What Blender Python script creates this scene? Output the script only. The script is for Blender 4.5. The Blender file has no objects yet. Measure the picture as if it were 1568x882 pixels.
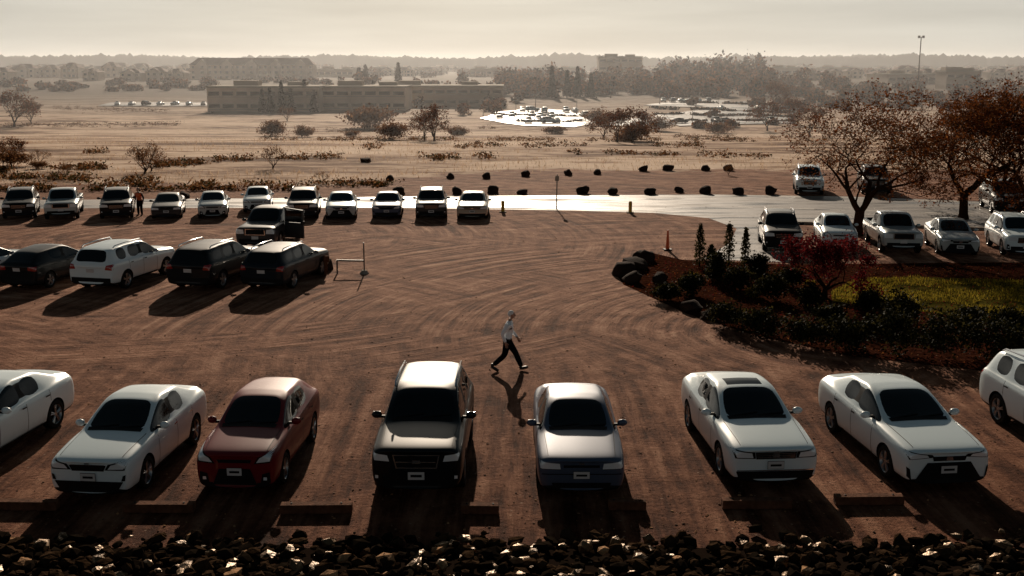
import bpy, bmesh, math, random
import numpy as np
from mathutils import Vector, Matrix, noise
from mathutils.bvhtree import BVHTree
random.seed(7); rs=np.random.RandomState(11)
S=bpy.context.scene
S.view_settings.view_transform='Standard'; S.view_settings.look='None'; S.view_settings.exposure=0
CH=8.2; F=1700.0; TH=math.atan(344/F)
cam=bpy.data.objects.new('camera',bpy.data.cameras.new('camera')); S.collection.objects.link(cam)
cam.location=(0,0,CH); cam.rotation_euler=(math.pi/2-TH,0,0); cam.data.lens=36*F/1568; cam.data.clip_end=9000; cam.data.clip_start=.3
S.camera=cam
def sm(t): t=max(0,min(1,t)); return t*t*(3-2*t)
def terr(x,y):
    z=-7*sm((y-90)/170)+5*sm((y-380)/280)
    if y>95: z+=min(1,(y-95)/40)*0.35*noise.noise(Vector((x*.03,y*.05,0)))
    return z
def G(px,py):
    u=(px-784)/F; v=(py-441)/F
    d=Vector((u,math.cos(TH)-v*math.sin(TH),-math.sin(TH)-v*math.cos(TH)))
    t=5.0; o=Vector((0,0,CH))
    while t<6000:
        p=o+d*t
        if p.z<=terr(p.x,p.y): break
        t*=1.01
    lo,hi=t/1.01,t
    for _ in range(18):
        m=(lo+hi)/2; p=o+d*m
        if p.z<=terr(p.x,p.y): hi=m
        else: lo=m
    p=o+d*hi; return Vector((p.x,p.y,terr(p.x,p.y)))
# ---------------------------------------------------------------- materials
def mat(name): 
    m=bpy.data.materials.new(name); m.use_nodes=True; return m,m.node_tree.nodes,m.node_tree.links,m.node_tree.nodes['Principled BSDF']
def simple(name,c,r=.5,metal=0,coat=0,spec=.5,nv=0,ns=6,bump=0,bs=30,tint=None):
    m,N,L,b=mat(name); b.inputs['Base Color'].default_value=(*c,1); b.inputs['Roughness'].default_value=r
    b.inputs['Metallic'].default_value=metal; b.inputs['Coat Weight'].default_value=coat; b.inputs['Coat Roughness'].default_value=.04
    b.inputs['Specular IOR Level'].default_value=spec
    if tint: b.inputs['Specular Tint'].default_value=(*tint,1)
    if nv or bump:
        tc=N.new('ShaderNodeTexCoord')
    if nv:
        n=N.new('ShaderNodeTexNoise'); n.inputs['Scale'].default_value=ns; n.inputs['Detail'].default_value=6
        L.new(tc.outputs['Object'],n.inputs['Vector'])
        r_=N.new('ShaderNodeValToRGB'); r_.color_ramp.elements[0].position=.3; r_.color_ramp.elements[1].position=.7
        r_.color_ramp.elements[0].color=(*[x*(1-nv) for x in c],1); r_.color_ramp.elements[1].color=(*[min(1,x*(1+nv)) for x in c],1)
        L.new(n.outputs['Fac'],r_.inputs['Fac']); L.new(r_.outputs['Color'],b.inputs['Base Color'])
    if bump:
        n=N.new('ShaderNodeTexNoise'); n.inputs['Scale'].default_value=bs; n.inputs['Detail'].default_value=5
        L.new(tc.outputs['Object'],n.inputs['Vector'])
        bp=N.new('ShaderNodeBump'); bp.inputs['Strength'].default_value=bump; bp.inputs['Distance'].default_value=.05
        L.new(n.outputs['Fac'],bp.inputs['Height']); L.new(bp.outputs['Normal'],b.inputs['Normal'])
    return m
def leafm(name,c1,c2,tr=.35):
    m,N,L,b=mat(name); g=N.new('ShaderNodeNewGeometry'); r=N.new('ShaderNodeValToRGB')
    r.color_ramp.elements[0].color=(*c1,1); r.color_ramp.elements[1].color=(*c2,1)
    L.new(g.outputs['Random Per Island'],r.inputs['Fac']); L.new(r.outputs['Color'],b.inputs['Base Color'])
    b.inputs['Roughness'].default_value=.8; b.inputs['Specular IOR Level'].default_value=.04
    t=N.new('ShaderNodeBsdfTranslucent'); L.new(r.outputs['Color'],t.inputs['Color'])
    x=N.new('ShaderNodeMixShader'); x.inputs[0].default_value=tr
    L.new(b.outputs[0],x.inputs[1]); L.new(t.outputs[0],x.inputs[2]); L.new(x.outputs[0],N['Material Output'].inputs[0]); return m
# ---------------------------------------------------------------- mesh builder
class MB:
    def __init__(s): s.v=[];s.f=[];s.m=[]
    def add(s,vs,fs,m=0):
        o=len(s.v); s.v.extend([tuple(v) for v in vs]); s.f.extend([tuple(i+o for i in f) for f in fs])
        s.m.extend([m]*len(fs) if not isinstance(m,list) else m)
    def box(s,c,d,m=0,rz=0,ry=0):
        R=Matrix.Rotation(rz,3,'Z')@Matrix.Rotation(ry,3,'Y'); c=Vector(c)
        vs=[c+R@Vector((x*d[0]/2,y*d[1]/2,z*d[2]/2)) for z in(-1,1) for x,y in((-1,-1),(1,-1),(1,1),(-1,1))]
        s.add(vs,[(3,2,1,0),(4,5,6,7),(0,1,5,4),(1,2,6,5),(2,3,7,6),(3,0,4,7)],m)
    def path(s,pts,rad,n=6,m=0):
        vs=[];fs=[]; pr=None
        for i,p in enumerate(pts):
            d=(pts[min(i+1,len(pts)-1)]-pts[max(i-1,0)]).normalized()
            a=pr if pr is not None else (Vector((1,0,0)) if abs(d.x)<.8 else Vector((0,1,0)))
            a=(a-d*a.dot(d)).normalized(); pr=a; b=d.cross(a)
            for k in range(n):
                t=2*math.pi*k/n; vs.append(p+(a*math.cos(t)+b*math.sin(t))*rad[i])
        for i in range(len(pts)-1):
            for k in range(n): fs.append((i*n+k,i*n+(k+1)%n,(i+1)*n+(k+1)%n,(i+1)*n+k))
        fs.append(tuple(range(n))[::-1]); fs.append(tuple((len(pts)-1)*n+k for k in range(n)))
        s.add(vs,fs,m)
    def lathe(s,c,prof,m=0,n=24,ms=None):
        vs=[];fs=[];mm=[]
        for x,r in prof:
            for k in range(n):
                t=2*math.pi*k/n; vs.append((c[0]+x,c[1]+r*math.cos(t),c[2]+r*math.sin(t)))
        for i in range(len(prof)-1):
            for k in range(n): fs.append((i*n+k,i*n+(k+1)%n,(i+1)*n+(k+1)%n,(i+1)*n+k)); mm.append(ms[i] if ms else m)
        s.add(vs,fs,mm)
    def ell(s,c,r,m=0,nu=12,nv=8,fn=None):
        vs=[];fs=[]
        for j in range(nv+1):
            ph=math.pi*j/nv
            for i in range(nu):
                t=2*math.pi*i/nu; p=Vector((math.sin(ph)*math.cos(t),math.sin(ph)*math.sin(t),math.cos(ph)))
                if fn: p=fn(p)
                vs.append((c[0]+p.x*r[0],c[1]+p.y*r[1],c[2]+p.z*r[2]))
        for j in range(nv):
            for i in range(nu): fs.append((j*nu+i,(j+1)*nu+i,(j+1)*nu+(i+1)%nu,j*nu+(i+1)%nu))
        s.add(vs,fs,m)
    def mesh(s,name,mats,smooth=False,ang=None):
        me=bpy.data.meshes.new(name); me.from_pydata(s.v,[],s.f)
        for m in mats: me.materials.append(m)
        me.polygons.foreach_set('material_index',s.m)
        me.polygons.foreach_set('use_smooth',[smooth]*len(s.f)); me.update()
        if ang: me.set_sharp_from_angle(angle=math.radians(ang))
        return me
    def obj(s,name,mats,smooth=False,ang=None,loc=(0,0,0)):
        o=bpy.data.objects.new(name,s.mesh(name,mats,smooth,ang)); S.collection.objects.link(o); o.location=loc; return o
def inst(name,me,loc,rz=0,sc=1,paint=None):
    o=bpy.data.objects.new(name,me); S.collection.objects.link(o); o.location=loc; o.rotation_euler=(0,0,rz)
    o.scale=(sc,sc,sc) if not hasattr(sc,'__len__') else sc
    if paint:
        o.material_slots[0].link='OBJECT'; o.material_slots[0].material=paint
    return o
def leaves(mb,P,size,m=0,up=0.0):
    n=len(P)
    if n==0: return
    a=rs.normal(size=(n,3)); a/=np.linalg.norm(a,axis=1)[:,None]
    b=rs.normal(size=(n,3)); b-=a*(a*b).sum(1)[:,None]; b/=np.linalg.norm(b,axis=1)[:,None]
    sz=size*rs.uniform(.6,1.4,size=(n,1)); A=a*sz; B=b*sz*.6
    V=np.stack([P-A,P-B*.9,P+A,P+B],1).reshape(-1,3)
    o=len(mb.v); mb.v.extend(map(tuple,V.tolist()))
    mb.f.extend([(o+4*i,o+4*i+1,o+4*i+2,o+4*i+3) for i in range(n)])
    mb.m.extend([m]*n if not hasattr(m,'__len__') else rs.choice(m,n).tolist())
def cloud(c,r,n,clumps=14,spread=.26):
    c=np.array(c);r=np.array(r); d=rs.normal(size=(clumps,3)); d/=np.linalg.norm(d,axis=1)[:,None]
    cc=d*rs.uniform(.35,.85,size=(clumps,1)); k=rs.randint(0,clumps,n)
    P=cc[k]+rs.normal(size=(n,3))*spread
    P[:,2]=np.maximum(P[:,2],-.95)
    return c+P*r
def tuftm(mb,P,h,w,m=0):
    n=len(P); a=rs.uniform(0,2*math.pi,n); A=np.stack([np.cos(a),np.sin(a),np.zeros(n)],1)*w
    hh=h*rs.uniform(.5,1.3,size=(n,1)); T=P+rs.normal(size=(n,3))*h*.25*np.array([1,1,0])+hh*np.array([0,0,1])
    V=np.stack([P-A,P+A,T],1).reshape(-1,3); o=len(mb.v); mb.v.extend(map(tuple,V.tolist()))
    mb.f.extend([(o+3*i,o+3*i+1,o+3*i+2) for i in range(n)]); mb.m.extend([m]*n)
# ---------------------------------------------------------------- world & sun
SE=math.radians(19.5); SA=math.radians(-3.2)
sd=Vector((math.sin(SA)*math.cos(SE),math.cos(SA)*math.cos(SE),math.sin(SE)))
w=bpy.data.worlds.new('World'); S.world=w; w.use_nodes=True; N=w.node_tree.nodes; L=w.node_tree.links
bg=N['Background']; bg.inputs['Strength'].default_value=.1
sky=N.new('ShaderNodeTexSky'); sky.sky_type='NISHITA'; sky.sun_disc=False; sky.sun_elevation=SE; sky.sun_rotation=SA; sky.dust_density=2; sky.air_density=1.0
tc=N.new('ShaderNodeTexCoord'); sx=N.new('ShaderNodeSeparateXYZ'); L.new(tc.outputs['Generated'],sx.inputs[0])
rp=N.new('ShaderNodeValToRGB'); e=rp.color_ramp.elements
e[0].position=0; e[0].color=(.66,.64,.57,1); e[1].position=1; e[1].color=(.012,.024,.032,1)
for p,c in((.03,(.68,.66,.59)),(.06,(.66,.64,.575)),(.2,(.26,.265,.25)),(.40,(.045,.068,.080))):
    q=e.new(p); q.color=(*c,1)
cn=N.new('ShaderNodeTexNoise'); mp=N.new('ShaderNodeMapping'); mp.inputs['Scale'].default_value=(2.5,2.5,26); L.new(tc.outputs['Generated'],mp.inputs[0]); L.new(mp.outputs[0],cn.inputs['Vector'])
cn.inputs['Scale'].default_value=1.6; cn.inputs['Detail'].default_value=6
mr=N.new('ShaderNodeMapRange'); mr.inputs['From Min'].default_value=.3; mr.inputs['From Max'].default_value=.7; mr.inputs['To Min'].default_value=7.2; mr.inputs['To Max'].default_value=9.2
L.new(cn.outputs['Fac'],mr.inputs['Value']); L.new(sx.outputs['Z'],rp.inputs['Fac'])
bk=N.new('ShaderNodeMapRange'); bk.interpolation_type='SMOOTHSTEP'; bk.inputs['From Min'].default_value=-.8; bk.inputs['From Max'].default_value=.85; bk.inputs['To Min'].default_value=.62; bk.inputs['To Max'].default_value=1.0
L.new(sx.outputs['Y'],bk.inputs['Value'])
bm_=N.new('ShaderNodeMath'); bm_.operation='MULTIPLY'; L.new(bk.outputs[0],bm_.inputs[0]); L.new(mr.outputs[0],bm_.inputs[1])
def vm(op,a,b=None,sc=None):
    n=N.new('ShaderNodeVectorMath'); n.operation=op
    for i,x in enumerate((a,b)):
        if x is None: continue
        if isinstance(x,tuple): n.inputs[i].default_value=x
        else: L.new(x,n.inputs[i])
    if sc is not None:
        if isinstance(sc,(int,float)): n.inputs['Scale'].default_value=sc
        else: L.new(sc,n.inputs['Scale'])
    return n
c1=vm('SCALE',rp.outputs['Color'],sc=bm_.outputs[0]); c2=vm('SCALE',sky.outputs['Color'],sc=.03)
dt=vm('DOT_PRODUCT',tc.outputs['Generated'],tuple(sd)); pw=N.new('ShaderNodeMath'); pw.operation='POWER'
mx=N.new('ShaderNodeMath'); mx.operation='MAXIMUM'; mx.inputs[1].default_value=0; L.new(dt.outputs['Value'],mx.inputs[0]); L.new(mx.outputs[0],pw.inputs[0]); pw.inputs[1].default_value=90
c3=vm('SCALE',(20,18,15),sc=pw.outputs[0]); s1=vm('ADD',c1.outputs[0],c2.outputs[0]); s2=vm('ADD',s1.outputs[0],c3.outputs[0])
L.new(s2.outputs[0],bg.inputs['Color'])
sun=bpy.data.objects.new('sun',bpy.data.lights.new('sun','SUN')); S.collection.objects.link(sun)
sun.data.energy=5; sun.data.angle=math.radians(.5); sun.data.color=(1,.83,.65); sun.rotation_euler=(-sd).to_track_quat('-Z','Y').to_euler()
# ---------------------------------------------------------------- ground
gm,N,L,b=mat('ground_soil')
def nd(t,**k):
    n=N.new(t)
    for a,v in k.items(): setattr(n,a,v)
    return n
def M(op,a,bb=None,c=None,cl=False):
    n=nd('ShaderNodeMath',operation=op,use_clamp=cl)
    for i,x in enumerate((a,bb,c)):
        if x is None: continue
        if isinstance(x,(int,float)): n.inputs[i].default_value=x
        else: L.new(x,n.inputs[i])
    return n.outputs[0]
def noi(vec,sc,det=5,ro=.6):
    n=nd('ShaderNodeTexNoise'); n.inputs['Scale'].default_value=sc; n.inputs['Detail'].default_value=det; n.inputs['Roughness'].default_value=ro
    L.new(vec,n.inputs['Vector']); return n.outputs['Fac']
def ramp(f,*st):
    r=nd('ShaderNodeValToRGB'); e=r.color_ramp.elements
    e[0].position,e[0].color=st[0][0],(*st[0][1],1); e[1].position,e[1].color=st[-1][0],(*st[-1][1],1)
    for p,c in st[1:-1]: q=e.new(p); q.color=(*c,1)
    L.new(f,r.inputs['Fac']); return r.outputs['Color']
def mixc(f,a,bb,bt='MIX'):
    n=nd('ShaderNodeMix',data_type='RGBA',blend_type=bt)
    if isinstance(f,(int,float)): n.inputs[0].default_value=f
    else: L.new(f,n.inputs[0])
    L.new(a,n.inputs[6]); 
    if isinstance(bb,tuple): n.inputs[7].default_value=(*bb,1)
    else: L.new(bb,n.inputs[7])
    return n.outputs[2]
geo=nd('ShaderNodeNewGeometry'); pos=geo.outputs['Position']; sp=nd('ShaderNodeSeparateXYZ'); L.new(pos,sp.inputs[0]); X,Y=sp.outputs[0],sp.outputs[1]
def rings(cx,cy,sr,sa):
    dx=M('SUBTRACT',X,cx); dy=M('SUBTRACT',Y,cy); r=M('SQRT',M('ADD',M('MULTIPLY',dx,dx),M('MULTIPLY',dy,dy)))
    a=M('ARCTAN2',dy,dx); cb=nd('ShaderNodeCombineXYZ'); L.new(M('MULTIPLY',r,sr),cb.inputs[0]); L.new(M('MULTIPLY',a,sa),cb.inputs[1]); return noi(cb.outputs[0],1.0,5,.65)
trA=rings(10.5,33,2.6,1.4); trB=rings(-16,52,2.2,1.8); trC=rings(-30,10,2.0,4.2)
mp=nd('ShaderNodeMapping'); mp.inputs['Scale'].default_value=(2.4,.18,1); mp.inputs['Rotation'].default_value=(0,0,.06); L.new(pos,mp.inputs[0]); trD=noi(mp.outputs[0],1.0,5,.65)
big=noi(pos,.12,3); big2=noi(pos,.09,2)
mA=M('MULTIPLY_ADD',big,6,-2.6,cl=True)
near=M('MULTIPLY_ADD',Y,-.14,4.5,cl=True)
mid=mixc(mA,trA,trB); mid=mixc(M('MULTIPLY_ADD',big2,7,-3.6,cl=True),mid,trC); tr=mixc(near,mid,trD)
trk=nd('ShaderNodeSeparateColor'); L.new(tr,trk.inputs[0]); tr=trk.outputs[0]
fine=noi(pos,9,8,.7); med=noi(pos,.9,6,.65)
comb=M('ADD',M('MULTIPLY',tr,.55),M('ADD',M('MULTIPLY',med,.29),M('MULTIPLY',fine,.16)))
dirt=ramp(comb,(.39,(.05,.019,.010)),(.46,(.15,.064,.037)),(.52,(.29,.14,.085)),(.60,(.48,.28,.19)))
dirt=mixc(M('MULTIPLY_ADD',Y,-.045,1.8,cl=True),dirt,mixc(1.0,dirt,(.52,.42,.36),'MULTIPLY'))  # soil darkens towards the camera: lens vignette painted into the base colour
vo=nd('ShaderNodeTexVoronoi'); vo.inputs['Scale'].default_value=5.5; L.new(pos,vo.inputs['Vector'])
sc_=nd('ShaderNodeSeparateColor'); L.new(vo.outputs['Color'],sc_.inputs[0])
spk=M('MULTIPLY',M('LESS_THAN',vo.outputs['Distance'],.13),M('GREATER_THAN',sc_.outputs[0],.78))
dirt=mixc(M('MULTIPLY',spk,.5),dirt,(.42,.30,.22))
mp2=nd('ShaderNodeMapping'); mp2.inputs['Scale'].default_value=(.03,.075,1); mp2.inputs['Rotation'].default_value=(0,0,.12); L.new(pos,mp2.inputs[0]); st=noi(mp2.outputs[0],1,8,.66)
mp3=nd('ShaderNodeMapping'); mp3.inputs['Scale'].default_value=(.2,.45,1); L.new(pos,mp3.inputs[0]); st2=noi(mp3.outputs[0],1,7,.7)
fc=M('ADD',M('MULTIPLY',st,.62),M('MULTIPLY',st2,.38))
field=ramp(fc,(.40,(.10,.05,.028)),(.46,(.28,.17,.11)),(.5,(.52,.36,.255)),(.57,(.72,.55,.42)))
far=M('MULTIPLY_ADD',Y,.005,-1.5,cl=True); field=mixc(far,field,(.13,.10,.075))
edge=M('ADD',77,M('MULTIPLY',M('MULTIPLY_ADD',X,.08,1.0,cl=True),10))
fm=M('MULTIPLY_ADD',M('ADD',M('SUBTRACT',Y,edge),M('MULTIPLY_ADD',noi(pos,.35,5),14,-7)),.4,.5,cl=True)
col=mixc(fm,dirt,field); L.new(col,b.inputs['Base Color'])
b.inputs['Roughness'].default_value=.9; b.inputs['Specular IOR Level'].default_value=.04; b.inputs['Specular Tint'].default_value=(1,.7,.5,1)
h=M('ADD',M('MULTIPLY',tr,1.0),M('ADD',M('MULTIPLY',med,.5),M('MULTIPLY',fine,.30)))
h=M('ADD',h,M('MULTIPLY',noi(pos,34,4),.08))
bp=nd('ShaderNodeBump'); bp.inputs['Strength'].default_value=.95; bp.inputs['Distance'].default_value=.24; L.new(h,bp.inputs['Height']); L.new(bp.outputs[0],b.inputs['Normal'])
ys=list(np.arange(-40,90,5))+list(np.arange(90,700,6))+[720,800,950,1200,1700,2600,4500,7500]
vs=[];fs=[]; nx=81
for y in ys:
    wd=120+max(0,y)*1.0
    for i in range(nx):
        x=-wd+2*wd*i/(nx-1); vs.append((x,y,terr(x,y)))
for j in range(len(ys)-1):
    for i in range(nx-1): fs.append((j*nx+i,j*nx+i+1,(j+1)*nx+i+1,(j+1)*nx+i))
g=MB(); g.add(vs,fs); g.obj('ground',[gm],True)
def sheet(name,pts,m,z,drape=False):
    bm=bmesh.new(); vv=[bm.verts.new((p[0],p[1],0)) for p in pts]
    bm.faces.new(vv); bmesh.ops.triangulate(bm,faces=bm.faces[:])
    if drape:
        for _ in range(4): bmesh.ops.subdivide_edges(bm,edges=bm.edges[:],cuts=1,use_grid_fill=True)
    for v in bm.verts: v.co.z=(terr(v.co.x,v.co.y) if drape else 0)+z
    bm.normal_update()
    for f in bm.faces:
        if f.normal.z<0: f.normal_flip()
    me=bpy.data.meshes.new(name); bm.to_mesh(me); me.materials.append(m); o=bpy.data.objects.new(name,me); S.collection.objects.link(o); return o
def px(*l): return [G(a,c) for a,c in l]
def asphalt(name,c1,c2,r0,r1,spec,sx_=.12,sy_=.6):
    global N,L
    am,N,L,b=mat(name); geo=nd('ShaderNodeNewGeometry'); pos=geo.outputs['Position']
    mp=nd('ShaderNodeMapping'); mp.inputs['Scale'].default_value=(sx_,sy_,1); L.new(pos,mp.inputs[0])
    n1=noi(mp.outputs[0],1,6)
    L.new(ramp(n1,(.35,c1),(.65,c2)),b.inputs['Base Color'])
    mr_=nd('ShaderNodeMapRange'); mr_.inputs[1].default_value=.36; mr_.inputs[2].default_value=.62; mr_.inputs[3].default_value=r0; mr_.inputs[4].default_value=r1; L.new(noi(mp.outputs[0],1.3,4),mr_.inputs[0]); L.new(mr_.outputs[0],b.inputs['Roughness']); b.inputs['Specular IOR Level'].default_value=spec
    bp=nd('ShaderNodeBump'); bp.inputs['Strength'].default_value=.3; bp.inputs['Distance'].default_value=.03; L.new(noi(pos,9,4),bp.inputs['Height']); L.new(bp.outputs[0],b.inputs['Normal']); return am
am=asphalt('asphalt',(.05,.042,.036),(.16,.13,.11),.25,.8,.5)
road=px((-500,309),(100,306),(480,303),(700,300),(1100,298),(1300,301),(1568,311),(2100,325),(2100,372),(1568,352),(1350,344),(1215,341),(1208,402),(1150,400),(1078,396),(1118,372),(1128,350),(1085,334),(1000,326),(750,319),(480,318),(100,319),(-500,325))
sheet('road',road,am,.004)
wp=simple('road_paint',(.7,.66,.55),.6,nv=.15,spec=.3)
ln=MB()
def strip(a,c,wd,z,m=0):
    d=(c-a); n=Vector((-d.y,d.x,0)).normalized()*wd/2; ln.add([a-n+Vector((0,0,z)),c-n+Vector((0,0,z)),c+n+Vector((0,0,z)),a+n+Vector((0,0,z))],[(0,1,2,3)],m)
for (a,c) in (((480,316),(1000,324)),((1215,339),(1560,350)),((700,301.5),(1100,299.5)),((1100,299.5),(1300,302.5)),((1300,302.5),(1560,312.5))):
    strip(G(*a),G(*c),.14,.008)
for i in range(9):
    t=i/9.; a=G(1130,317).lerp(G(1568,330),t); strip(a,a+(G(1568,330)-G(1130,317))*.055,.12,.008)
ln.obj('road_markings',[wp])
con=simple('concrete',(.22,.18,.15),.95,nv=.25,bump=.3,spec=.05)
kb=MB()
def kerb(l):
    P=px(*l)
    for a,c in zip(P,P[1:]):
        d=c-a; kb.box((a+c)/2+Vector((0,0,.065)),(d.length+.02,.16,.13),0,math.atan2(d.y,d.x))
kerb([(1210,403),(1217,343)]); kerb([(1219,343),(1350,346.5),(1568,354.5),(1900,367)])
kb.obj('kerb',[con])
mul=simple('mulch',(.035,.012,.007),1,nv=.7,ns=5,bump=1,bs=9,spec=0)
gb=px((942,418),(958,398),(1000,388),(1044,398),(1208,405),(1568,402),(1900,405),(1900,590),(1568,575),(1300,545),(1150,512),(1050,480),(990,452),(955,436))
sheet('garden_bed',gb,mul,.010)
law=simple('lawn_soil',(.06,.05,.010),1,nv=.6,ns=1.2,bump=.8,spec=0)
lw=px((1272,448),(1310,428),(1400,424),(1568,430),(1900,436),(1900,520),(1568,500),(1400,476),(1275,463))
sheet('lawn',lw,law,.016)
# ---------------------------------------------------------------- cars
PA={}
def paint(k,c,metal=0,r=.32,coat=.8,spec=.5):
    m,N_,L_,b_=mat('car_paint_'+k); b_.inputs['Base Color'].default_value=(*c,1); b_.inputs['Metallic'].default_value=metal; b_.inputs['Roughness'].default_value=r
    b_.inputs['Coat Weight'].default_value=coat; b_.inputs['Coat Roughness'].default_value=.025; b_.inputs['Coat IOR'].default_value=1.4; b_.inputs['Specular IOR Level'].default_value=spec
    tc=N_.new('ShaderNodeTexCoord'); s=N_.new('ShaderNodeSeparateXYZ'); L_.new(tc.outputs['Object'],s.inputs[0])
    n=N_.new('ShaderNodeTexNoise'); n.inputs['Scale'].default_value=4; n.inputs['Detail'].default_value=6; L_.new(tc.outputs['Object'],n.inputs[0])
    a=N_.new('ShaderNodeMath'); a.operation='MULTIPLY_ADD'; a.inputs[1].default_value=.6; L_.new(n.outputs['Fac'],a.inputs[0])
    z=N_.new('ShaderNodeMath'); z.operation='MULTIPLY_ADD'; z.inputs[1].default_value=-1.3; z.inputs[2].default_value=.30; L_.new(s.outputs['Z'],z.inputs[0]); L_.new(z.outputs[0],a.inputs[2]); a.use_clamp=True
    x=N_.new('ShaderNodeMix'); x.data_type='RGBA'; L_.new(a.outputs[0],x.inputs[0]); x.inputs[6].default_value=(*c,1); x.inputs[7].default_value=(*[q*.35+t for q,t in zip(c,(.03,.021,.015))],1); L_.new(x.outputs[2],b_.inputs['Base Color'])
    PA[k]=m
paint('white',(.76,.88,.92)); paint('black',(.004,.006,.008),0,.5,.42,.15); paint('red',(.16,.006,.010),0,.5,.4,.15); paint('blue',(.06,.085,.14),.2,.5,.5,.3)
paint('silver',(.44,.50,.51),.3); paint('grey',(.035,.038,.042),.1,.5,.5,.2); paint('beige',(.42,.38,.31),.2); paint('navy',(.006,.010,.016),0,.5,.42,.15)
CM=[PA['white'],None,simple('black_plastic',(.006,.006,.007),.6,spec=.15),simple('tyre_rubber',(.012,.011,.010),.8,spec=.1),simple('alloy',(.36,.37,.38),.3,.9),None,
    simple('tail_lamp',(.32,.012,.012),.15,coat=1),simple('licence_plate',(.60,.60,.60),.4),simple('chrome',(.75,.76,.78),.15,.9)]
gl,_,_,b=mat('car_glass'); b.inputs['Base Color'].default_value=(.004,.005,.006,1); b.inputs['Roughness'].default_value=.03; b.inputs['IOR'].default_value=1.42; CM[1]=gl
hl,_,_,b=mat('headlamp'); b.inputs['Base Color'].default_value=(.82,.90,.95,1); b.inputs['Roughness'].default_value=.25; b.inputs['Metallic'].default_value=.1; b.inputs['Coat Weight'].default_value=1; CM[5]=hl
SED=dict(st=[(-2.375,.84,.22,.74,.72,.785),(-2.355,.91,.18,.775,.75,.82),(-2.18,.975,.17,.83,.78,.875),(-1.6,1,.17,.90,.80,.95),(-1.10,1,.17,.94,.81,1.0),(-.97,1,.17,.95,.82,1.02),(-.14,1,.17,.96,.675,1.42),(.20,1,.17,.97,.68,1.45),(.29,1,.17,.97,.68,1.45),(1.0,1,.17,.99,.655,1.415),(1.20,1,.17,1.0,.63,1.36),(1.82,.98,.18,1.02,.72,1.10),(2.15,.96,.2,1.01,.73,1.09),(2.34,.91,.24,.96,.70,1.05),(2.375,.84,.28,.86,.64,.95)],
    ws=5,bp=7,sg=(5,6,8),rg=10,L=4.75,W=1.82,axf=-1.42,axr=1.36,wr=.335)
HAT=dict(st=[(-2.18,.84,.22,.76,.72,.81),(-2.16,.91,.18,.80,.75,.85),(-1.98,.975,.18,.86,.78,.91),(-1.45,1,.18,.93,.80,.99),(-1.08,1,.18,.96,.81,1.04),(-.97,1,.18,.97,.82,1.06),(-.15,1,.18,.99,.68,1.45),(.2,1,.18,1.0,.69,1.48),(.29,1,.18,1.0,.69,1.48),(1.1,1,.18,1.04,.66,1.44),(1.55,1,.18,1.06,.63,1.38),(1.98,.97,.2,1.04,.72,1.10),(2.10,.95,.22,.99,.72,1.04),(2.16,.90,.24,.90,.68,.95),(2.18,.84,.30,.80,.6,.87)],
    ws=5,bp=7,sg=(5,6,8),rg=10,L=4.36,W=1.82,axf=-1.30,axr=1.32,wr=.325)
SUV=dict(st=[(-2.3,.87,.28,.90,.74,.95),(-2.28,.93,.24,.94,.77,.99),(-2.08,.98,.22,.98,.79,1.04),(-1.5,1,.22,1.02,.81,1.09),(-1.05,1,.22,1.05,.83,1.13),(-.93,1,.22,1.06,.84,1.15),(-.28,1,.22,1.07,.72,1.60),(.15,1,.22,1.08,.735,1.64),(.24,1,.22,1.08,.735,1.64),(1.0,1,.22,1.09,.73,1.63),(1.09,1,.22,1.09,.73,1.63),(1.72,1,.22,1.11,.71,1.60),(1.98,1,.22,1.12,.69,1.56),(2.20,.97,.26,1.09,.78,1.12),(2.28,.95,.28,.99,.76,1.02),(2.3,.90,.34,.89,.72,.92)],
    ws=5,bp=7,sg=(5,6,8,10),rg=12,L=4.6,W=1.84,axf=-1.40,axr=1.32,wr=.36,rails=1)
PIC=dict(st=[(-2.65,.88,.40,.96,.76,1.01),(-2.63,.94,.32,1.0,.78,1.05),(-2.4,.98,.30,1.03,.79,1.09),(-1.8,1,.30,1.05,.8,1.12),(-1.35,1,.30,1.07,.82,1.15),(-1.22,1,.30,1.08,.83,1.17),(-.6,1,.30,1.10,.72,1.66),(-.2,1,.30,1.10,.73,1.70),(-.11,1,.30,1.10,.73,1.70),(.62,1,.30,1.10,.72,1.68),(.74,1,.30,1.10,.71,1.66),(.84,1,.30,1.10,.86,1.12),(1.0,1,.34,1.10,.90,1.10,-.4),(2.5,1,.38,1.10,.90,1.10,-.4),(2.6,.97,.42,1.09,.90,1.10),(2.65,.93,.45,1.05,.86,1.06)],
    ws=5,bp=7,sg=(5,6,8),rg=10,L=5.3,W=1.88,axf=-1.72,axr=1.62,wr=.39)
def ringpts(s,hw,cab):
    y,wf,zb,belt,xrf,zr=s[:6]; cr=s[6] if len(s)>6 else .0
    h=hw*wf; xr=hw*xrf
    mz=zb+(belt-zb)*.55
    return [(0,zb),(h*.8,zb),(h*.96,zb+.06),(h,mz),(h*.985,belt-.1),(h*.945,belt),(h*.90 if cab else min(h*.92,xr+.06),belt+.03 if cab else (belt+zr)/2+.005),(xr,zr),(xr-.07,zr+.022+ (0 if cr==0 else -.01)),(xr*.5,zr+.035+cr),(0,zr+.045+cr)]
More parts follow.
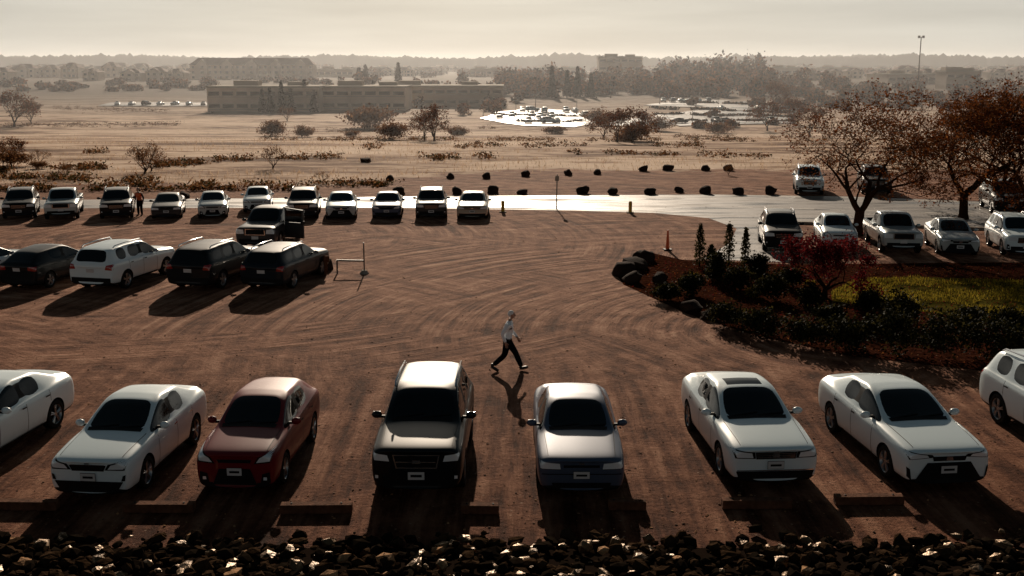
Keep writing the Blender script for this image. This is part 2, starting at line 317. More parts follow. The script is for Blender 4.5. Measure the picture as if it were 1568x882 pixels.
def car_mesh(name,base,style,sx=1,sy=1,sz=1,roof=0):
    hw=base['W']/2; st=base['st']; n=len(st); vs=[];fs=[];ms=[]
    cabr=range(base['ws'],base['rg']+1)
    for i,s in enumerate(st):
        p=ringpts(s,hw,i in cabr)
        ring=[(a,s[0]+ (.09*(a/hw)**2 if i<2 else (-.06*(a/hw)**2 if i>n-3 else 0)),z) for a,z in p]+[(-a,s[0]+(.09*(a/hw)**2 if i<2 else (-.06*(a/hw)**2 if i>n-3 else 0)),z) for a,z in p[9:0:-1]]
        vs+=ring
    for i in range(n-1):
        for k in range(20):
            fs.append((i*20+k,(i+1)*20+k,(i+1)*20+(k+1)%20,i*20+(k+1)%20)[::-1]); q=k if k<10 else 19-k; m=0
            if q in(0,1): m=2
            if q==6 and i in base['sg']: m=1
            if q==6 and i==base['bp']: m=2
            if q in(8,9) and i in(base['ws'],base['rg']): m=1
            if len(st[i])>6 and q in(8,9): m=2
            ms.append(m)
    for o,fl in((0,0),((n-1)*20,1)):
        mi=lambda k:(20-k)%20
        for k in range(0,10):
            q=[k,k+1,mi(k+1),mi(k)]; q=list(dict.fromkeys(q)); q=[o+a for a in q]
            fs.append(tuple(q if fl else q[::-1])); ms.append(0)
    me=bpy.data.meshes.new('t'); me.from_pydata(vs,[],fs)
    bm=bmesh.new(); bm.from_mesh(me); 
    for f,m in zip(bm.faces,ms): f.material_index=m
    bmesh.ops.recalc_face_normals(bm,faces=bm.faces[:])
    cl=bm.edges.layers.float.new('crease_edge')
    for e_ in bm.edges:
        if len(e_.link_faces)==2:
            a,c=e_.link_faces[0].material_index,e_.link_faces[1].material_index
            if a!=c and 1 in(a,c): e_[cl]=.9
            elif abs(e_.verts[0].co.y-e_.verts[1].co.y)>.05 and min(abs(v.co.x) for v in e_.verts)>hw*.93 and max(v.co.z for v in e_.verts)>st[0][3]+.05: e_[cl]=.4
    bm.to_mesh(me); bm.free()
    for m in CM: me.materials.append(m)
    ob=bpy.data.objects.new('t',me); S.collection.objects.link(ob)
    md=ob.modifiers.new('s','SUBSURF'); md.levels=2; md.render_levels=2
    cu=MB()
    for ay in(base['axf'],base['axr']):
        for sgn in(-1,1):
            prof=[(-.17,.001),(-.17,base['wr']+.05),(.17,base['wr']+.05),(.17,.001)]
            cu.lathe((sgn*hw*.94,ay,base['wr']),prof,2,28)
    co=cu.obj('t2',CM); 
    bmc=bmesh.new(); bmc.from_mesh(co.data); bmesh.ops.remove_doubles(bmc,verts=bmc.verts[:],dist=.004); bmesh.ops.recalc_face_normals(bmc,faces=bmc.faces[:]); bmc.to_mesh(co.data); bmc.free()
    md=ob.modifiers.new('b','BOOLEAN'); md.object=co; md.operation='DIFFERENCE'; md.solver='EXACT'
    dg=bpy.context.evaluated_depsgraph_get(); ev=ob.evaluated_get(dg); m2=ev.to_mesh()
    V=[v.co.copy() for v in m2.vertices]; Fc=[tuple(p.vertices) for p in m2.polygons]; Mi=[p.material_index for p in m2.polygons]
    ev.to_mesh_clear(); bpy.data.objects.remove(ob); bpy.data.objects.remove(co)
    T=BVHTree.FromPolygons(V,Fc)
    B=MB(); B.add(V,Fc,Mi)
    def patch(q,m,ax='F',off=.008,nx=10,nz=6):
        g=[]
        for j in range(nz+1):
            for i in range(nx+1):
                u,v=i/nx,j/nz
                a=[(q[0][t]*(1-u)+q[1][t]*u)*(1-v)+(q[3][t]*(1-u)+q[2][t]*u)*v for t in(0,1)]
                if ax=='F': o,d=Vector((a[0],-6,a[1])),Vector((0,1,0))
                elif ax=='R': o,d=Vector((a[0],6,a[1])),Vector((0,-1,0))
                elif ax=='T': o,d=Vector((a[0],a[1],4)),Vector((0,0,-1))
                else: sg=1 if ax=='S+' else -1; o,d=Vector((sg*3,a[0],a[1])),Vector((-sg,0,0))
                h=T.ray_cast(o,d)[0]
                if h is None:
                    mid={'F':Vector((a[0],-base['L']/2,a[1])),'R':Vector((a[0],base['L']/2,a[1]))}.get(ax,o); h=T.find_nearest(mid)[0]
                g.append(h-d*off)
        f=[(j*(nx+1)+i,j*(nx+1)+i+1,(j+1)*(nx+1)+i+1,(j+1)*(nx+1)+i) for j in range(nz) for i in range(nx)]
        B.add(g,f,m)
    def mir(q,m,ax='F',off=.008,nx=10,nz=6):
        patch(q,m,ax,off,nx,nz); patch([(-a,c) for a,c in q][::-1],m,ax,off,nx,nz)
    sty(style,patch,mir,base)
    st_b=st[base['bp']]; zs=st_b[2]+.12; zt=st_b[3]+.01; yb=st_b[0]+.04
    seams=[st[base['ws']][0]+.18,yb,yb+.92 if base is not PIC else yb+.8]
    for sgn in('S+','S-'):
        for ysm in seams: patch([(ysm,zs),(ysm+.014,zs),(ysm+.014,zt),(ysm,zt)],2,sgn,.003,1,8)
        patch([(seams[0],zs),(seams[2],zs),(seams[2],zs+.014),(seams[0],zs+.014)],2,sgn,.003,12,1)
        for yh in(yb-.2,yb+.7): patch([(yh,zt-.12),(yh+.17,zt-.12),(yh+.17,zt-.09),(yh,zt-.09)],8 if style in('kia','saturn') else 2,sgn,.03,3,1)
    yc=st[base['ws']][0]; yf=-base['L']/2
    for s_ in(-1,1):
        xa,xb=s_*hw*.74,s_*hw*.80; patch([(xa,yf+.24),(xa+.012,yf+.24),(xb+.012,yc-.08),(xb,yc-.08)],2,'T',.003,1,14)
    patch([(-.66*hw,yc-.07),(.66*hw,yc-.07),(.68*hw,yc+.05),(-.68*hw,yc+.05)],2,'T',.006,10,2)
    for x0 in(-.5,.05): patch([(x0*hw*1.1,yc+.05),(x0*hw*1.1+.02,yc+.03),(x0*hw*1.1+.55,yc+.10),(x0*hw*1.1+.53,yc+.125)],2,'T',.015,4,1)
    if style=='vw': patch([(-.38,.0),(.38,.0),(.38,.42),(-.38,.42)],1,'T',.004,8,8)
    for sgn in(-1,1):
        B.ell((sgn*(hw+.06),yc+.36,st_b[3]+.09),(.11,.06,.075),0,12,8)
        B.box((sgn*(hw-.04),yc+.37,st_b[3]+.05),(.14,.05,.05),2)
        B.box((sgn*(hw+.06),yc+.415,st_b[3]+.09),(.15,.012,.10),8)
    if base.get('rails'):
        for sgn in(-1,1):
            xx=sgn*(hw*.69); P=[Vector((xx,y,z)) for y,z in((-.15,1.64),(-.05,1.72),(.8,1.735),(1.6,1.70),(1.72,1.63))]; B.path(P,[.022]*5,8,8)
    R=base['wr']
    for ay in(base['axf'],base['axr']):
        for sgn in(-1,1):
            cx=sgn*(hw-.125); s=sgn
            pr=[(-.10*s,R*.6),(-.11*s,R*.9),(-.08*s,R),(.08*s,R),(.105*s,R*.93),(.11*s,R*.72),(.095*s,R*.68)]
            B.lathe((cx,ay,R),pr,3,28); B.lathe((cx,ay,R),[(.095*s,R*.68),(.08*s,R*.64),(.02*s,R*.60),(.02*s,.01)],4,28,[4,4,2])
            nsp=5
            for k in range(nsp):
                t=2*math.pi*k/nsp+.3
                for dt_ in(-.13,.13):
                    a=Vector((cx+.07*s,ay+.05*math.cos(t),R+.05*math.sin(t))); c=Vector((cx+.078*s,ay+R*.64*math.cos(t+dt_),R+R*.64*math.sin(t+dt_)))
                    B.path([a,c],[.026,.019],5,4)
            B.lathe((cx,ay,R),[(.05*s,.06),(.085*s,.055),(.09*s,.001)],4,12)
    B.v=[(x*sx,y*sy,z*sz) for x,y,z in B.v]
    return B.mesh(name,CM,True,38)
def sty(style,patch,mir,base):
    hw=base['W']/2; F_='F'
    if base in(SED,HAT):
        k=.085 if base is SED else .11
        if style=='kia':
            mir([(.36,.58+k),(.78,.58+k),(.86,.80+k),(.44,.70+k)],2,F_,.006); mir([(.43,.60+k),(.76,.61+k),(.84,.78+k),(.50,.685+k)],5,F_,.012)
            patch([(-.34,.56+k),(.34,.56+k),(.40,.68+k),(-.40,.68+k)],2,F_,.010); patch([(-.36,.678+k),(.36,.678+k),(.36,.692+k),(-.36,.692+k)],8,F_,.014,8,1)
            patch([(-.60,.23),(.60,.23),(.74,.44),(-.74,.44)],2,F_,.012,14,5); mir([(.70,.45),(.78,.46),(.80,.58),(.74,.56)],2,F_,.012,4,4); patch([(-.05,.70+k),(.05,.70+k),(.05,.73+k),(-.05,.73+k)],8,F_,.014,3,3)
        elif style=='vw':
            mir([(.40,.57+k),(.80,.58+k),(.85,.75+k),(.42,.71+k)],2,F_,.006); mir([(.45,.59+k),(.77,.60+k),(.82,.73+k),(.48,.69+k)],5,F_,.012)
            patch([(-.39,.56+k),(.39,.56+k),(.41,.71+k),(-.41,.71+k)],2,F_,.01)
            for z in(.59,.63,.67): patch([(-.38,z+k),(.38,z+k),(.38,z+.012+k),(-.38,z+.012+k)],8,F_,.016,8,1)
            patch([(-.065,.59+k),(.065,.59+k),(.065,.72+k),(-.065,.72+k)],8,F_,.022,3,3)
            patch([(-.72,.25),(.72,.25),(.78,.40),(-.78,.40)],2,F_,.012,14,5); patch([(-.76,.405),(.76,.405),(.76,.425),(-.76,.425)],8,F_,.014,10,1)
        elif style=='camry':
            mir([(.30,.64+k),(.80,.60+k),(.86,.76+k),(.36,.70+k)],2,F_,.006); mir([(.42,.645+k),(.78,.615+k),(.83,.745+k),(.46,.695+k)],5,F_,.012)
            patch([(-.72,.20),(.72,.20),(.44,.62),(-.44,.62)],2,F_,.012,14,8); patch([(-.32,.65),(.32,.65),(.35,.745),(-.35,.745)],2,F_,.012)
            patch([(-.075,.655),(.075,.655),(.055,.74),(-.055,.74)],8,F_,.018,3,3); mir([(.74,.26),(.82,.34),(.84,.54),(.78,.50)],2,F_,.012,4,4)
        elif style=='focus':
            mir([(.42,.57+k),(.80,.60+k),(.86,.86+k),(.52,.71+k)],2,F_,.006); mir([(.48,.60+k),(.77,.63+k),(.83,.83+k),(.56,.70+k)],5,F_,.012)
            patch([(-.34,.59+k),(.34,.59+k),(.38,.66+k),(-.38,.66+k)],2,F_,.01)
            patch([(-.48,.26),(.48,.26),(.34,.58),(-.34,.58)],2,F_,.012); mir([(.56,.28),(.78,.30),(.76,.52),(.60,.48)],2,F_,.012,4,4); mir([(.62,.36),(.70,.36),(.70,.42),(.63,.42)],5,F_,.02,3,3)
        else:
            mir([(.42,.56+k),(.82,.57+k),(.85,.72+k),(.44,.68+k)],5,F_,.01); mir([(.42,.55+k),(.82,.56+k),(.82,.572+k),(.42,.562+k)],2,F_,.012,8,1); patch([(-.36,.68),(.36,.68),(.36,.735),(-.36,.735)],2,F_,.01)
            patch([(-.55,.25),(.55,.25),(.6,.36),(-.6,.36)],2,F_,.012); patch([(-.80,.53),(.80,.53),(.80,.55),(-.80,.55)],2,F_,.01,12,1)
            patch([(-.06,.75),(.06,.75),(.05,.78),(-.05,.78)],8,F_,.012,3,2)
        pz=.45 if style!='camry' else .40
        patch([(-.165,pz-.008),(.165,pz-.008),(.165,pz+.158),(-.165,pz+.158)],2,F_,.024,3,2); patch([(-.16,pz),(.16,pz),(.16,pz+.15),(-.16,pz+.15)],7,F_,.030,3,2); patch([(-.11,pz+.05),(.11,pz+.05),(.11,pz+.095),(-.11,pz+.095)],2,F_,.033,3,1)
        mir([(.50,.80),(.86,.78),(.84,.96),(.50,.94)],6,'R'); patch([(-.155,.76),(.155,.76),(.155,.90),(-.155,.90)],7,'R',.02,3,2); patch([(-.7,.26),(.7,.26),(.7,.38),(-.7,.38)],2,'R')
    elif base is SUV:
        if style=='subaru':
            mir([(.46,.76),(.84,.78),(.88,.97),(.50,.93)],2,F_,.006); mir([(.52,.79),(.81,.81),(.85,.95),(.56,.91)],5,F_,.012)
            patch([(-.40,.65),(.40,.65),(.46,.92),(-.46,.92)],8,F_,.008); patch([(-.375,.675),(.375,.675),(.43,.90),(-.43,.90)],2,F_,.014)
            patch([(-.38,.77),(.38,.77),(.38,.79),(-.38,.79)],8,F_,.02,8,1); patch([(-.08,.75),(.08,.75),(.08,.82),(-.08,.82)],8,F_,.024,3,3)
        else:
            mir([(.42,.78),(.84,.78),(.87,.97),(.46,.93)],5,F_,.01); patch([(-.40,.68),(.40,.68),(.38,.93),(-.38,.93)],2,F_,.01)
            for z in(.72,.79,.86): patch([(-.37,z),(.37,z),(.37,z+.016),(-.37,z+.016)],8,F_,.016,8,1)
        patch([(-.66,.32),(.66,.32),(.68,.52),(-.68,.52)],2,F_,.012); mir([(.70,.38),(.84,.40),(.84,.62),(.74,.60)],2,F_,.012,4,4); mir([(.74,.46),(.80,.46),(.80,.52),(.74,.52)],5,F_,.02,3,3)
        patch([(-.16,.44),(.16,.44),(.16,.59),(-.16,.59)],7,F_,.030,3,2); patch([(-.11,.49),(.11,.49),(.11,.54),(-.11,.54)],2,F_,.033,3,1)
        mir([(.60,.88),(.89,.86),(.87,1.09),(.66,1.05)],6,'R'); patch([(-.155,.76),(.155,.76),(.155,.90),(-.155,.90)],7,'R',.02,3,2); patch([(-.8,.40),(.8,.40),(.8,.56),(-.8,.56)],2,'R')
    else:
        mir([(.50,.80),(.86,.80),(.88,1.02),(.52,.99)],5,F_,.01); patch([(-.46,.74),(.46,.74),(.44,1.02),(-.44,1.02)],8,F_,.008); patch([(-.42,.77),(.42,.77),(.40,.99),(-.40,.99)],2,F_,.014)
        patch([(-.74,.44),(.74,.44),(.74,.58),(-.74,.58)],2,F_,.012); patch([(-.155,.56),(.155,.56),(.155,.70),(-.155,.70)],7,F_,.028,3,2)
        mir([(.78,.80),(.88,.80),(.88,1.05),(.78,1.05)],6,'R'); patch([(-.85,.44),(.85,.44),(.85,.6),(-.85,.6)],8,'R'); patch([(-.155,.62),(.155,.62),(.155,.76),(-.155,.76)],7,'R',.02,3,2)
m_kia=car_mesh('sedan_kia',SED,'kia',.95,.93,.99); m_vw=car_mesh('sedan_vw',SED,'vw',1.0,1.02,1.0); m_cam=car_mesh('sedan_c',SED,'camry',1.0,1.02,.99)
m_old=car_mesh('sedan_o',SED,'saturn',.955,.96,.94); m_hat=car_mesh('hatch',HAT,'focus',.93,.95,.99); m_sub=car_mesh('suv_a',SUV,'subaru',.98,1,1.02); m_suv=car_mesh('suv_b',SUV,'x',1.0,1.02,1.0); m_pic=car_mesh('pickup',PIC,'x')
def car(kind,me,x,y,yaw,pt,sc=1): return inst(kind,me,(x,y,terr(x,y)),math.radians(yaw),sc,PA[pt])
car('parked_sedan',m_kia,-7.84,22.05,-5,'white',(.96,1,1)); car('parked_hatchback',m_hat,-5.22,22.2,-3,'red',(.96,1,1)); car('parked_suv',m_sub,-1.78,22.2,-1,'black')
car('parked_sedan',m_old,1.33,22.3,0,'blue'); car('parked_sedan',m_vw,4.98,22.9,4,'white'); car('parked_sedan',m_cam,8.24,22.8,6,'white')
car('parked_suv',m_suv,12.25,23.4,5,'white'); car('parked_sedan',m_cam,-11.5,23.1,-8,'white')
for x,me,pt,k in((-20.4,m_cam,'white','parked_sedan'),(-17.7,m_hat,'black','parked_hatchback'),(-14.85,m_suv,'white','parked_suv'),(-11.3,m_suv,'black','parked_suv'),(-8.65,m_sub,'navy','parked_suv')):
    car(k,me,x,42.0,180-13,pt,(1,1,.88) if x==-8.65 else (1,1,.96))
pk=car('pickup_truck',m_pic,-11.2,51.2,-4,'grey')
for pxl,me,pt,k in((8,m_suv,'black','parked_suv'),(76,m_pic,'silver','pickup_truck'),(160,m_suv,'black','parked_suv'),(241,m_old,'grey','parked_sedan'),(312,m_hat,'silver','parked_hatchback'),(383,m_hat,'white','parked_hatchback'),(455,m_suv,'navy','parked_suv'),(515,m_cam,'silver','parked_sedan'),(588,m_kia,'blue','parked_sedan'),(657,m_suv,'grey','parked_suv'),(723,m_vw,'beige','parked_sedan')):
    p=G(pxl,337 if pxl!=383 else 328); car(k,me,p.x,p.y+2.1,math.degrees(math.atan2(-p.x,p.y))*.8+random.uniform(-2,2),pt,(.94,.86,.86))
for pxl,py,me,pt,k,yw in((1210,388,m_suv,'black','parked_suv',-8),(1298,386,m_hat,'white','parked_hatchback',-8),(1389,390,m_pic,'silver','pickup_truck',-6),(1483,394,m_cam,'silver','parked_sedan',-10),(1585,396,m_suv,'white','parked_suv',-10)):
    p=G(pxl,py); car(k,me,p.x,p.y+2.1,yw,pt,(.95,.88,.94))
for pxl,py,me,pt,k in((1243,296,m_suv,'white','parked_suv'),(1345,296,m_suv,'grey','parked_suv'),(1545,325,m_suv,'black','parked_suv')):
    p=G(pxl,py); car(k,me,p.x,p.y+1,-12,pt)
d=MB(); d.box((.5,0,.35),(1.0,.08,.7),0); d.box((.04,0,1.0),(.07,.06,.62),0); d.box((.96,0,.96),(.07,.06,.54),0); d.box((.5,0,1.29),(.98,.06,.07),0,0,.08); d.box((.5,0,.98),(.86,.02,.54),1); d.box((1.02,-.1,.72),(.1,.2,.14),2)
do=d.obj('open_door',[PA['grey'],gl,CM[2]]); do.parent=pk; do.location=(.93,-.95,.42); do.rotation_euler=(0,0,math.radians(-20))
# ---------------------------------------------------------------- wheel stops
wood=simple('weathered_timber',(.13,.058,.033),.95,nv=.4,ns=8,bump=.5,spec=.05)
for a,yy,ln_ in((20,768,1.7),(245,772,1.3),(485,773,1.32),(735,774,.7),(960,768,.7),(1158,766,1.3),(1330,760,1.3)):
    b_=MB(); p=G(a,yy+12); b_.box((0,0,.10),(ln_,.2,.17),0); b_.box((-ln_*.35,0,.19),(.04,.04,.02),1); b_.box((ln_*.35,0,.19),(.04,.04,.02),1)
    o=b_.obj('timber_wheel_stop',[wood,CM[2]],loc=(p.x,p.y,0)); o.rotation_euler=(0,0,random.uniform(-.03,.03)); md=o.modifiers.new('b','BEVEL'); md.width=.02
# ---------------------------------------------------------------- rocks
bm=bmesh.new(); bmesh.ops.create_icosphere(bm,subdivisions=1,radius=1); ICO=[v.co.copy() for v in bm.verts]; ICF=[tuple(v.index for v in f.verts) for f in bm.faces]; bm.free()
bm=bmesh.new(); bmesh.ops.create_icosphere(bm,subdivisions=2,radius=1); IC2=[v.co.copy() for v in bm.verts]; IF2=[tuple(v.index for v in f.verts) for f in bm.faces]; bm.free()
def rock(mb,c,r,m=0,hi=False,fl=.75):
    V,Fc=(IC2,IF2) if hi else (ICO,ICF); R=Matrix.Rotation(random.uniform(0,6.28),3,'Z')@Matrix.Rotation(random.uniform(-.6,.6),3,'X')
    s=Vector((random.uniform(.8,1.3),random.uniform(.7,1.1),random.uniform(.5,.9)*fl/.75)); o=Vector((random.uniform(0,99),)*3)
    out=[]
    for v in V:
        k=1+.45*noise.noise(v*1.1+o)+(.18*noise.noise(v*3+o))
        p=Vector((max(-.8,min(.8,v.x)),max(-.8,min(.8,v.y)),max(-.8,min(.8,v.z))))*k
        out.append(Vector(c)+R@Vector((p.x*s.x,p.y*s.y,p.z*s.z))*r)
    mb.add(out,Fc,m)
rk=simple('basalt_rock',(.040,.024,.014),.8,nv=.5,ns=3,bump=.8,bs=14,spec=0); rk2=simple('pale_rock',(.40,.22,.11),.8,nv=.4,ns=4,bump=.5,spec=.02); rk3=simple('dark_rock',(.014,.010,.007),.9,nv=.4,spec=0); rk4=simple('glossy_rock',(.17,.105,.055),.42,.55,nv=.5,ns=4,bump=.8,bs=10,spec=.1)
rb=MB()
for i in range(6500):
    y=random.uniform(10,18.2); x=random.uniform(-14,14)
    z=max(0,(18.0-y))*.16
    r=random.uniform(.05,.17); q=random.random()
    rock(rb,(x,y+random.gauss(0,.08),z+random.uniform(-.05,.14)),r,0 if q<.45 else (1 if q<.48 else (3 if q<.60 else 2)),False,random.choice((.5,.75,.9)))
rb.obj('riprap_rocks',[rk,rk2,rk3,rk4])
soil=simple('embankment_soil',(.012,.008,.006),1,spec=0)
sl=MB(); sl.add([(-20,17.9,.0),(20,17.9,.0),(20,5,1.9),(-20,5,1.9),(-20,17.9,-.3),(20,17.9,-.3)],[(0,1,2,3),(4,5,1,0)]); sl.obj('embankment',[soil])
pb=MB(); pbm=simple('gravel_stone',(.15,.085,.055),.9,nv=.4,spec=.05)
for i in range(3400):
    y=18.5+46*random.random()**1.6; x=random.uniform(-.52,.52)*(y+2); rock(pb,(x,y,.004),random.choice((.010,.012,.016,.02,.03)),0 if random.random()<.75 else 1)
pb.obj('gravel',[pbm,rk2])
drk=simple('boulder_stone',(.035,.022,.017),.95,nv=.4,ns=2,bump=.5,spec=.03)
def boulder(a,yy,r):
    p=G(a,yy); b_=MB(); rock(b_,(0,0,r*.35),r,0,True); b_.obj('boulder',[drk],True,50,loc=p)
for a,yy in((197,306),(283,303),(335,302),(475,300),(610,298),(700,297),(755,296),(800,297),(892,296),(938,297),(995,297),(1040,294),(1080,296),(1130,297),(1180,297)): boulder(a,yy,random.uniform(.36,.5))
for a,yy in((597,276),(690,273),(745,273),(805,270),(870,268),(915,267),(985,262),(1023,261),(1080,261),(1115,261),(560,248)): boulder(a,yy,random.uniform(.32,.46))
for a,yy,r in((958,422,.5),(972,412,.55),(990,400,.42),(968,432,.45),(1010,432,.35),(1058,476,.4),(982,398,.38),(1085,488,.3),(500,412,.4),(488,418,.35)): boulder(a,yy,r)
# ---------------------------------------------------------------- vegetation
bark=simple('bark',(.030,.014,.008),1,nv=.3,bump=.4,spec=0)
def grow(mb,p,d,r,l,dep,tips,spread=.6,grav=0.0,nb=(2,3),mn=.006):
    n=4 if dep>1 else 3; pts=[p.copy()]; rad=[r]; d=d.normalized()
    for i in range(n):
        d=(d+Vector((random.gauss(0,.15),random.gauss(0,.15),random.gauss(0,.10)+grav))).normalized(); p=p+d*l/n; pts.append(p.copy()); rad.append(r*(1-.4*(i+1)/n))
    mb.path(pts,rad,7 if r>.06 else (4 if r>.015 else 3),0)
    if dep==0: tips.extend(pts[1:]); return
    if dep<=2: tips.extend(pts[2:])
    for k in range(random.randint(*nb)):
        t=Vector((random.gauss(0,1),random.gauss(0,1),random.gauss(0,.7))); t=(t-d*t.dot(d)).normalized()
        q=pts[-1] if k<2 else pts[random.randint(1,n)]
        nd_=(d*(1-spread*.45)+t*spread*random.uniform(.7,1.3)+Vector((0,0,.10))).normalized()
        grow(mb,q.copy(),nd_,max(mn,rad[-1]*random.uniform(.62,.85)),l*random.uniform(.70,.88),dep-1,tips,spread,grav,nb,mn)
def tree(seed,h,dep,lm,nl,ls,spread=.7,trunk=.17,low=1.0,jit=.18,nb=(2,3),limbs=4,mn=.006,lf=.27):
    random.seed(seed); mb=MB(); tips=[]
    mb.path([Vector((0,0,-.1)),Vector((.02,0,.3)),Vector((.08,.0,low))],[trunk*1.5,trunk*1.1,trunk*.95],9,0)
    for k in range(limbs):
        a=2*math.pi*k/limbs+random.uniform(-.4,.4); grow(mb,Vector((.08,0,low-.08)),Vector((math.cos(a)*.75,math.sin(a)*.75,random.uniform(.55,1.2))),trunk*.68,h*lf,dep,tips,spread,0.02,nb,mn)
    T=np.array([tuple(t) for t in tips]); P=T[rs.randint(0,len(T),nl)]+rs.normal(size=(nl,3))*jit
    leaves(mb,P,ls,[1,2]); me=mb.mesh('tree',[bark]+lm,False); me['h']=float(T[:,2].max()); return me
rust=leafm('rust_leaf',(.045,.012,.005),(.20,.055,.014),.4); rust2=leafm('dry_leaf',(.04,.015,.007),(.20,.075,.022),.4); redl=leafm('crimson_leaf',(.05,.006,.008),(.15,.014,.014),.35)
dkg=leafm('dark_evergreen',(.005,.007,.003),(.016,.018,.007),.1); olv=leafm('olive_leaf',(.016,.015,.005),(.06,.048,.015),.3); yel=leafm('yellow_leaf',(.25,.16,.02),(.5,.34,.04),.5)
tan=leafm('willow_twig',(.12,.055,.025),(.30,.16,.075),.35); hzg=leafm('far_conifer',(.010,.012,.008),(.028,.026,.016),.1); hzr=leafm('far_autumn',(.05,.022,.011),(.18,.085,.038),.3)
t1=tree(3,7.6,6,[rust,rust2],9500,.06,.74,.21,1.25,.13,(2,3),4,.009,.25); t2=tree(8,7.6,6,[rust,rust2],11000,.06,.72,.20,1.3,.13,(2,3),4,.009,.25)
t3=tree(15,3.0,4,[redl,redl],6500,.055,.8,.09,.4,.13)
def placeh(k,me,a,yy,hpx,rz,wx=1): p=G(a,yy); s=hpx*p.y/F/me['h']; return inst(k,me,p,rz,(s*wx,s*wx,s))
placeh('oak_tree',t1,1312,360,235,.4,1.25); placeh('oak_tree',t2,1475,335,215,1.9,1.1); placeh('oak_tree',t1,1575,340,230,3.6,1.1); placeh('oak_tree',t2,1530,322,195,4.4,1.1); placeh('oak_tree',t2,1660,350,240,5.2)
placeh('maple_tree',t3,1262,456,98,.5)
tS=tree(21,4.5,4,[hzr,rust],1600,.10,.6,.10,.5,.2,mn=.015); tB=tree(25,3,3,[tan,rust2],500,.07,.5,.06,.25,.16,mn=.012,limbs=6)
random.seed(77)
for a,yy,hp in((665,216,55),(650,214,42),(22,194,55),(945,218,50),(968,219,55),(925,214,40),(18,256,46),(48,190,34),(1185,165,40),(1175,200,45),(1240,210,50),(1215,190,40)): placeh('autumn_tree',tS,a,yy,hp,random.uniform(0,6))
for a,yy,hp in((222,266,48),(232,262,36),(418,258,36),(494,280,18),(440,185,22),(5,262,40),(100,270,22),(60,252,24),(1115,268,16)): placeh('bare_sapling',tB,a,yy,hp,random.uniform(0,6))
def bush(name,a,yy,wpx,hpx,m,n=1500,ls=None,ydep=.7):
    p=G(a,yy); k=math.hypot(p.y,CH)/F; rx=wpx*k/2; rz=hpx*k/2; mb=MB()
    leaves(mb,cloud((0,0,rz*.9),(rx*.85,rx*ydep,rz*.85),n,18,.24),ls or max(.03,rx*.05),list(range(len(m)))); mb.obj(name,m,loc=p)
for a,yy,w_,h_ in((565,196,95,36),(603,214,62,32),(418,208,55,26),(465,210,40,20),(700,208,40,18),(540,212,30,14),(1010,200,50,22),(920,192,60,28),(965,216,80,30),(1100,204,50,18),(850,205,40,14),(20,254,60,26),(60,258,34,14)): bush('willow_bush',a,yy,w_,h_,[tan,rust2],2200)
sc=MB()
def line(x0,y0,x1,y1,n,w_=2.,hh=.5):
    P=[]
    for i in range(n):
        t=random.random(); a=x0+(x1-x0)*t; c=y0+(y1-y0)*t+random.gauss(0,w_)
        if noise.noise(Vector((a*.02,y0*.3,3)))<-.12: continue
        p=G(a,min(c,292)); k=hh*random.uniform(.4,1.3); q=cloud((p.x,p.y,p.z+k*.3),(k*1.8,k,k*.5),14,4,.3); P.append(q)
    if P: leaves(sc,np.concatenate(P),.11,[0,1,2])
for l in((0,262,320,250,260),(0,272,300,280,160),(400,213,1180,214,620),(980,208,1190,212,220),(60,165,330,172,420),(0,192,280,190,300),(550,225,900,222,160),(330,245,520,240,100),(780,232,1180,240,140),(650,243,760,240,70),(0,285,600,283,220),(860,180,1200,172,160),(500,200,760,196,260),(0,225,160,235,160),(1000,222,1200,226,120),(0,292,480,290,200)): line(*l)
sc.obj('field_scrub',[rust2,tan,olv])
gr=MB(); straw=leafm('straw',(.28,.18,.11),(.58,.42,.29),.5)
P=[]
for i in range(30000):
    y=76+190*random.random()**1.4; x=random.uniform(-.62,.62)*y
    if y<77+10*min(1,max(0,x*.08+1))+random.gauss(0,1.5): continue
    if noise.noise(Vector((x*.03,y*.09,5)))<-.12: continue
    P.append((x,y,terr(x,y)))
tuftm(gr,np.array(P),.28,.03); gr.obj('dry_grass',[straw])
def inpoly(x,y,poly):
    r=False; j=len(poly)-1
    for i in range(len(poly)):
        if (poly[i].y>y)!=(poly[j].y>y) and x<(poly[j].x-poly[i].x)*(y-poly[i].y)/(poly[j].y-poly[i].y)+poly[i].x: r=not r
        j=i
    return r
grn=leafm('lawn_blade',(.06,.05,.008),(.30,.22,.025),.55)
def scatter(poly,n,z=.016):
    x0,x1=min(p.x for p in poly),min(24,max(p.x for p in poly)); y0,y1=min(p.y for p in poly),max(p.y for p in poly); o=[]
    while len(o)<n:
        x=random.uniform(x0,x1); y=random.uniform(y0,y1)
        if inpoly(x,y,poly): o.append((x,y,z))
    return np.array(o)
Q=scatter(lw,24000); Q=Q[[noise.noise(Vector((q[0]*.5,q[1]*.5,9)))>-.12 for q in Q]]
lg=MB(); tuftm(lg,Q,.09,.014); lg.obj('lawn_grass',[grn])
ll=MB(); Q=scatter(gb,9000,.03); leaves(ll,Q+rs.normal(size=Q.shape)*np.array([.0,.0,.015]),.035,[0,1,2]); ll.obj('fallen_leaves',[rust,rust2,redl])
for a,yy,w_,h_ in((1018,460,55,32),(1060,452,50,40),(1110,500,70,45),(1165,515,90,50),(1235,530,90,55),(1300,535,95,60),(1370,540,110,75),(1450,545,120,80),(1530,552,120,85),(1600,560,120,80),(1380,500,70,60),(1330,478,50,40),(1180,460,60,45),(1130,445,50,45),(1095,430,50,50),(1240,470,50,40),(1480,505,80,45),(1215,440,50,40),(1160,420,40,35),(1270,500,60,45),(1550,515,80,50)):
    bush('shrub',a,yy,w_,h_,[dkg,olv,dkg],2200,.05)
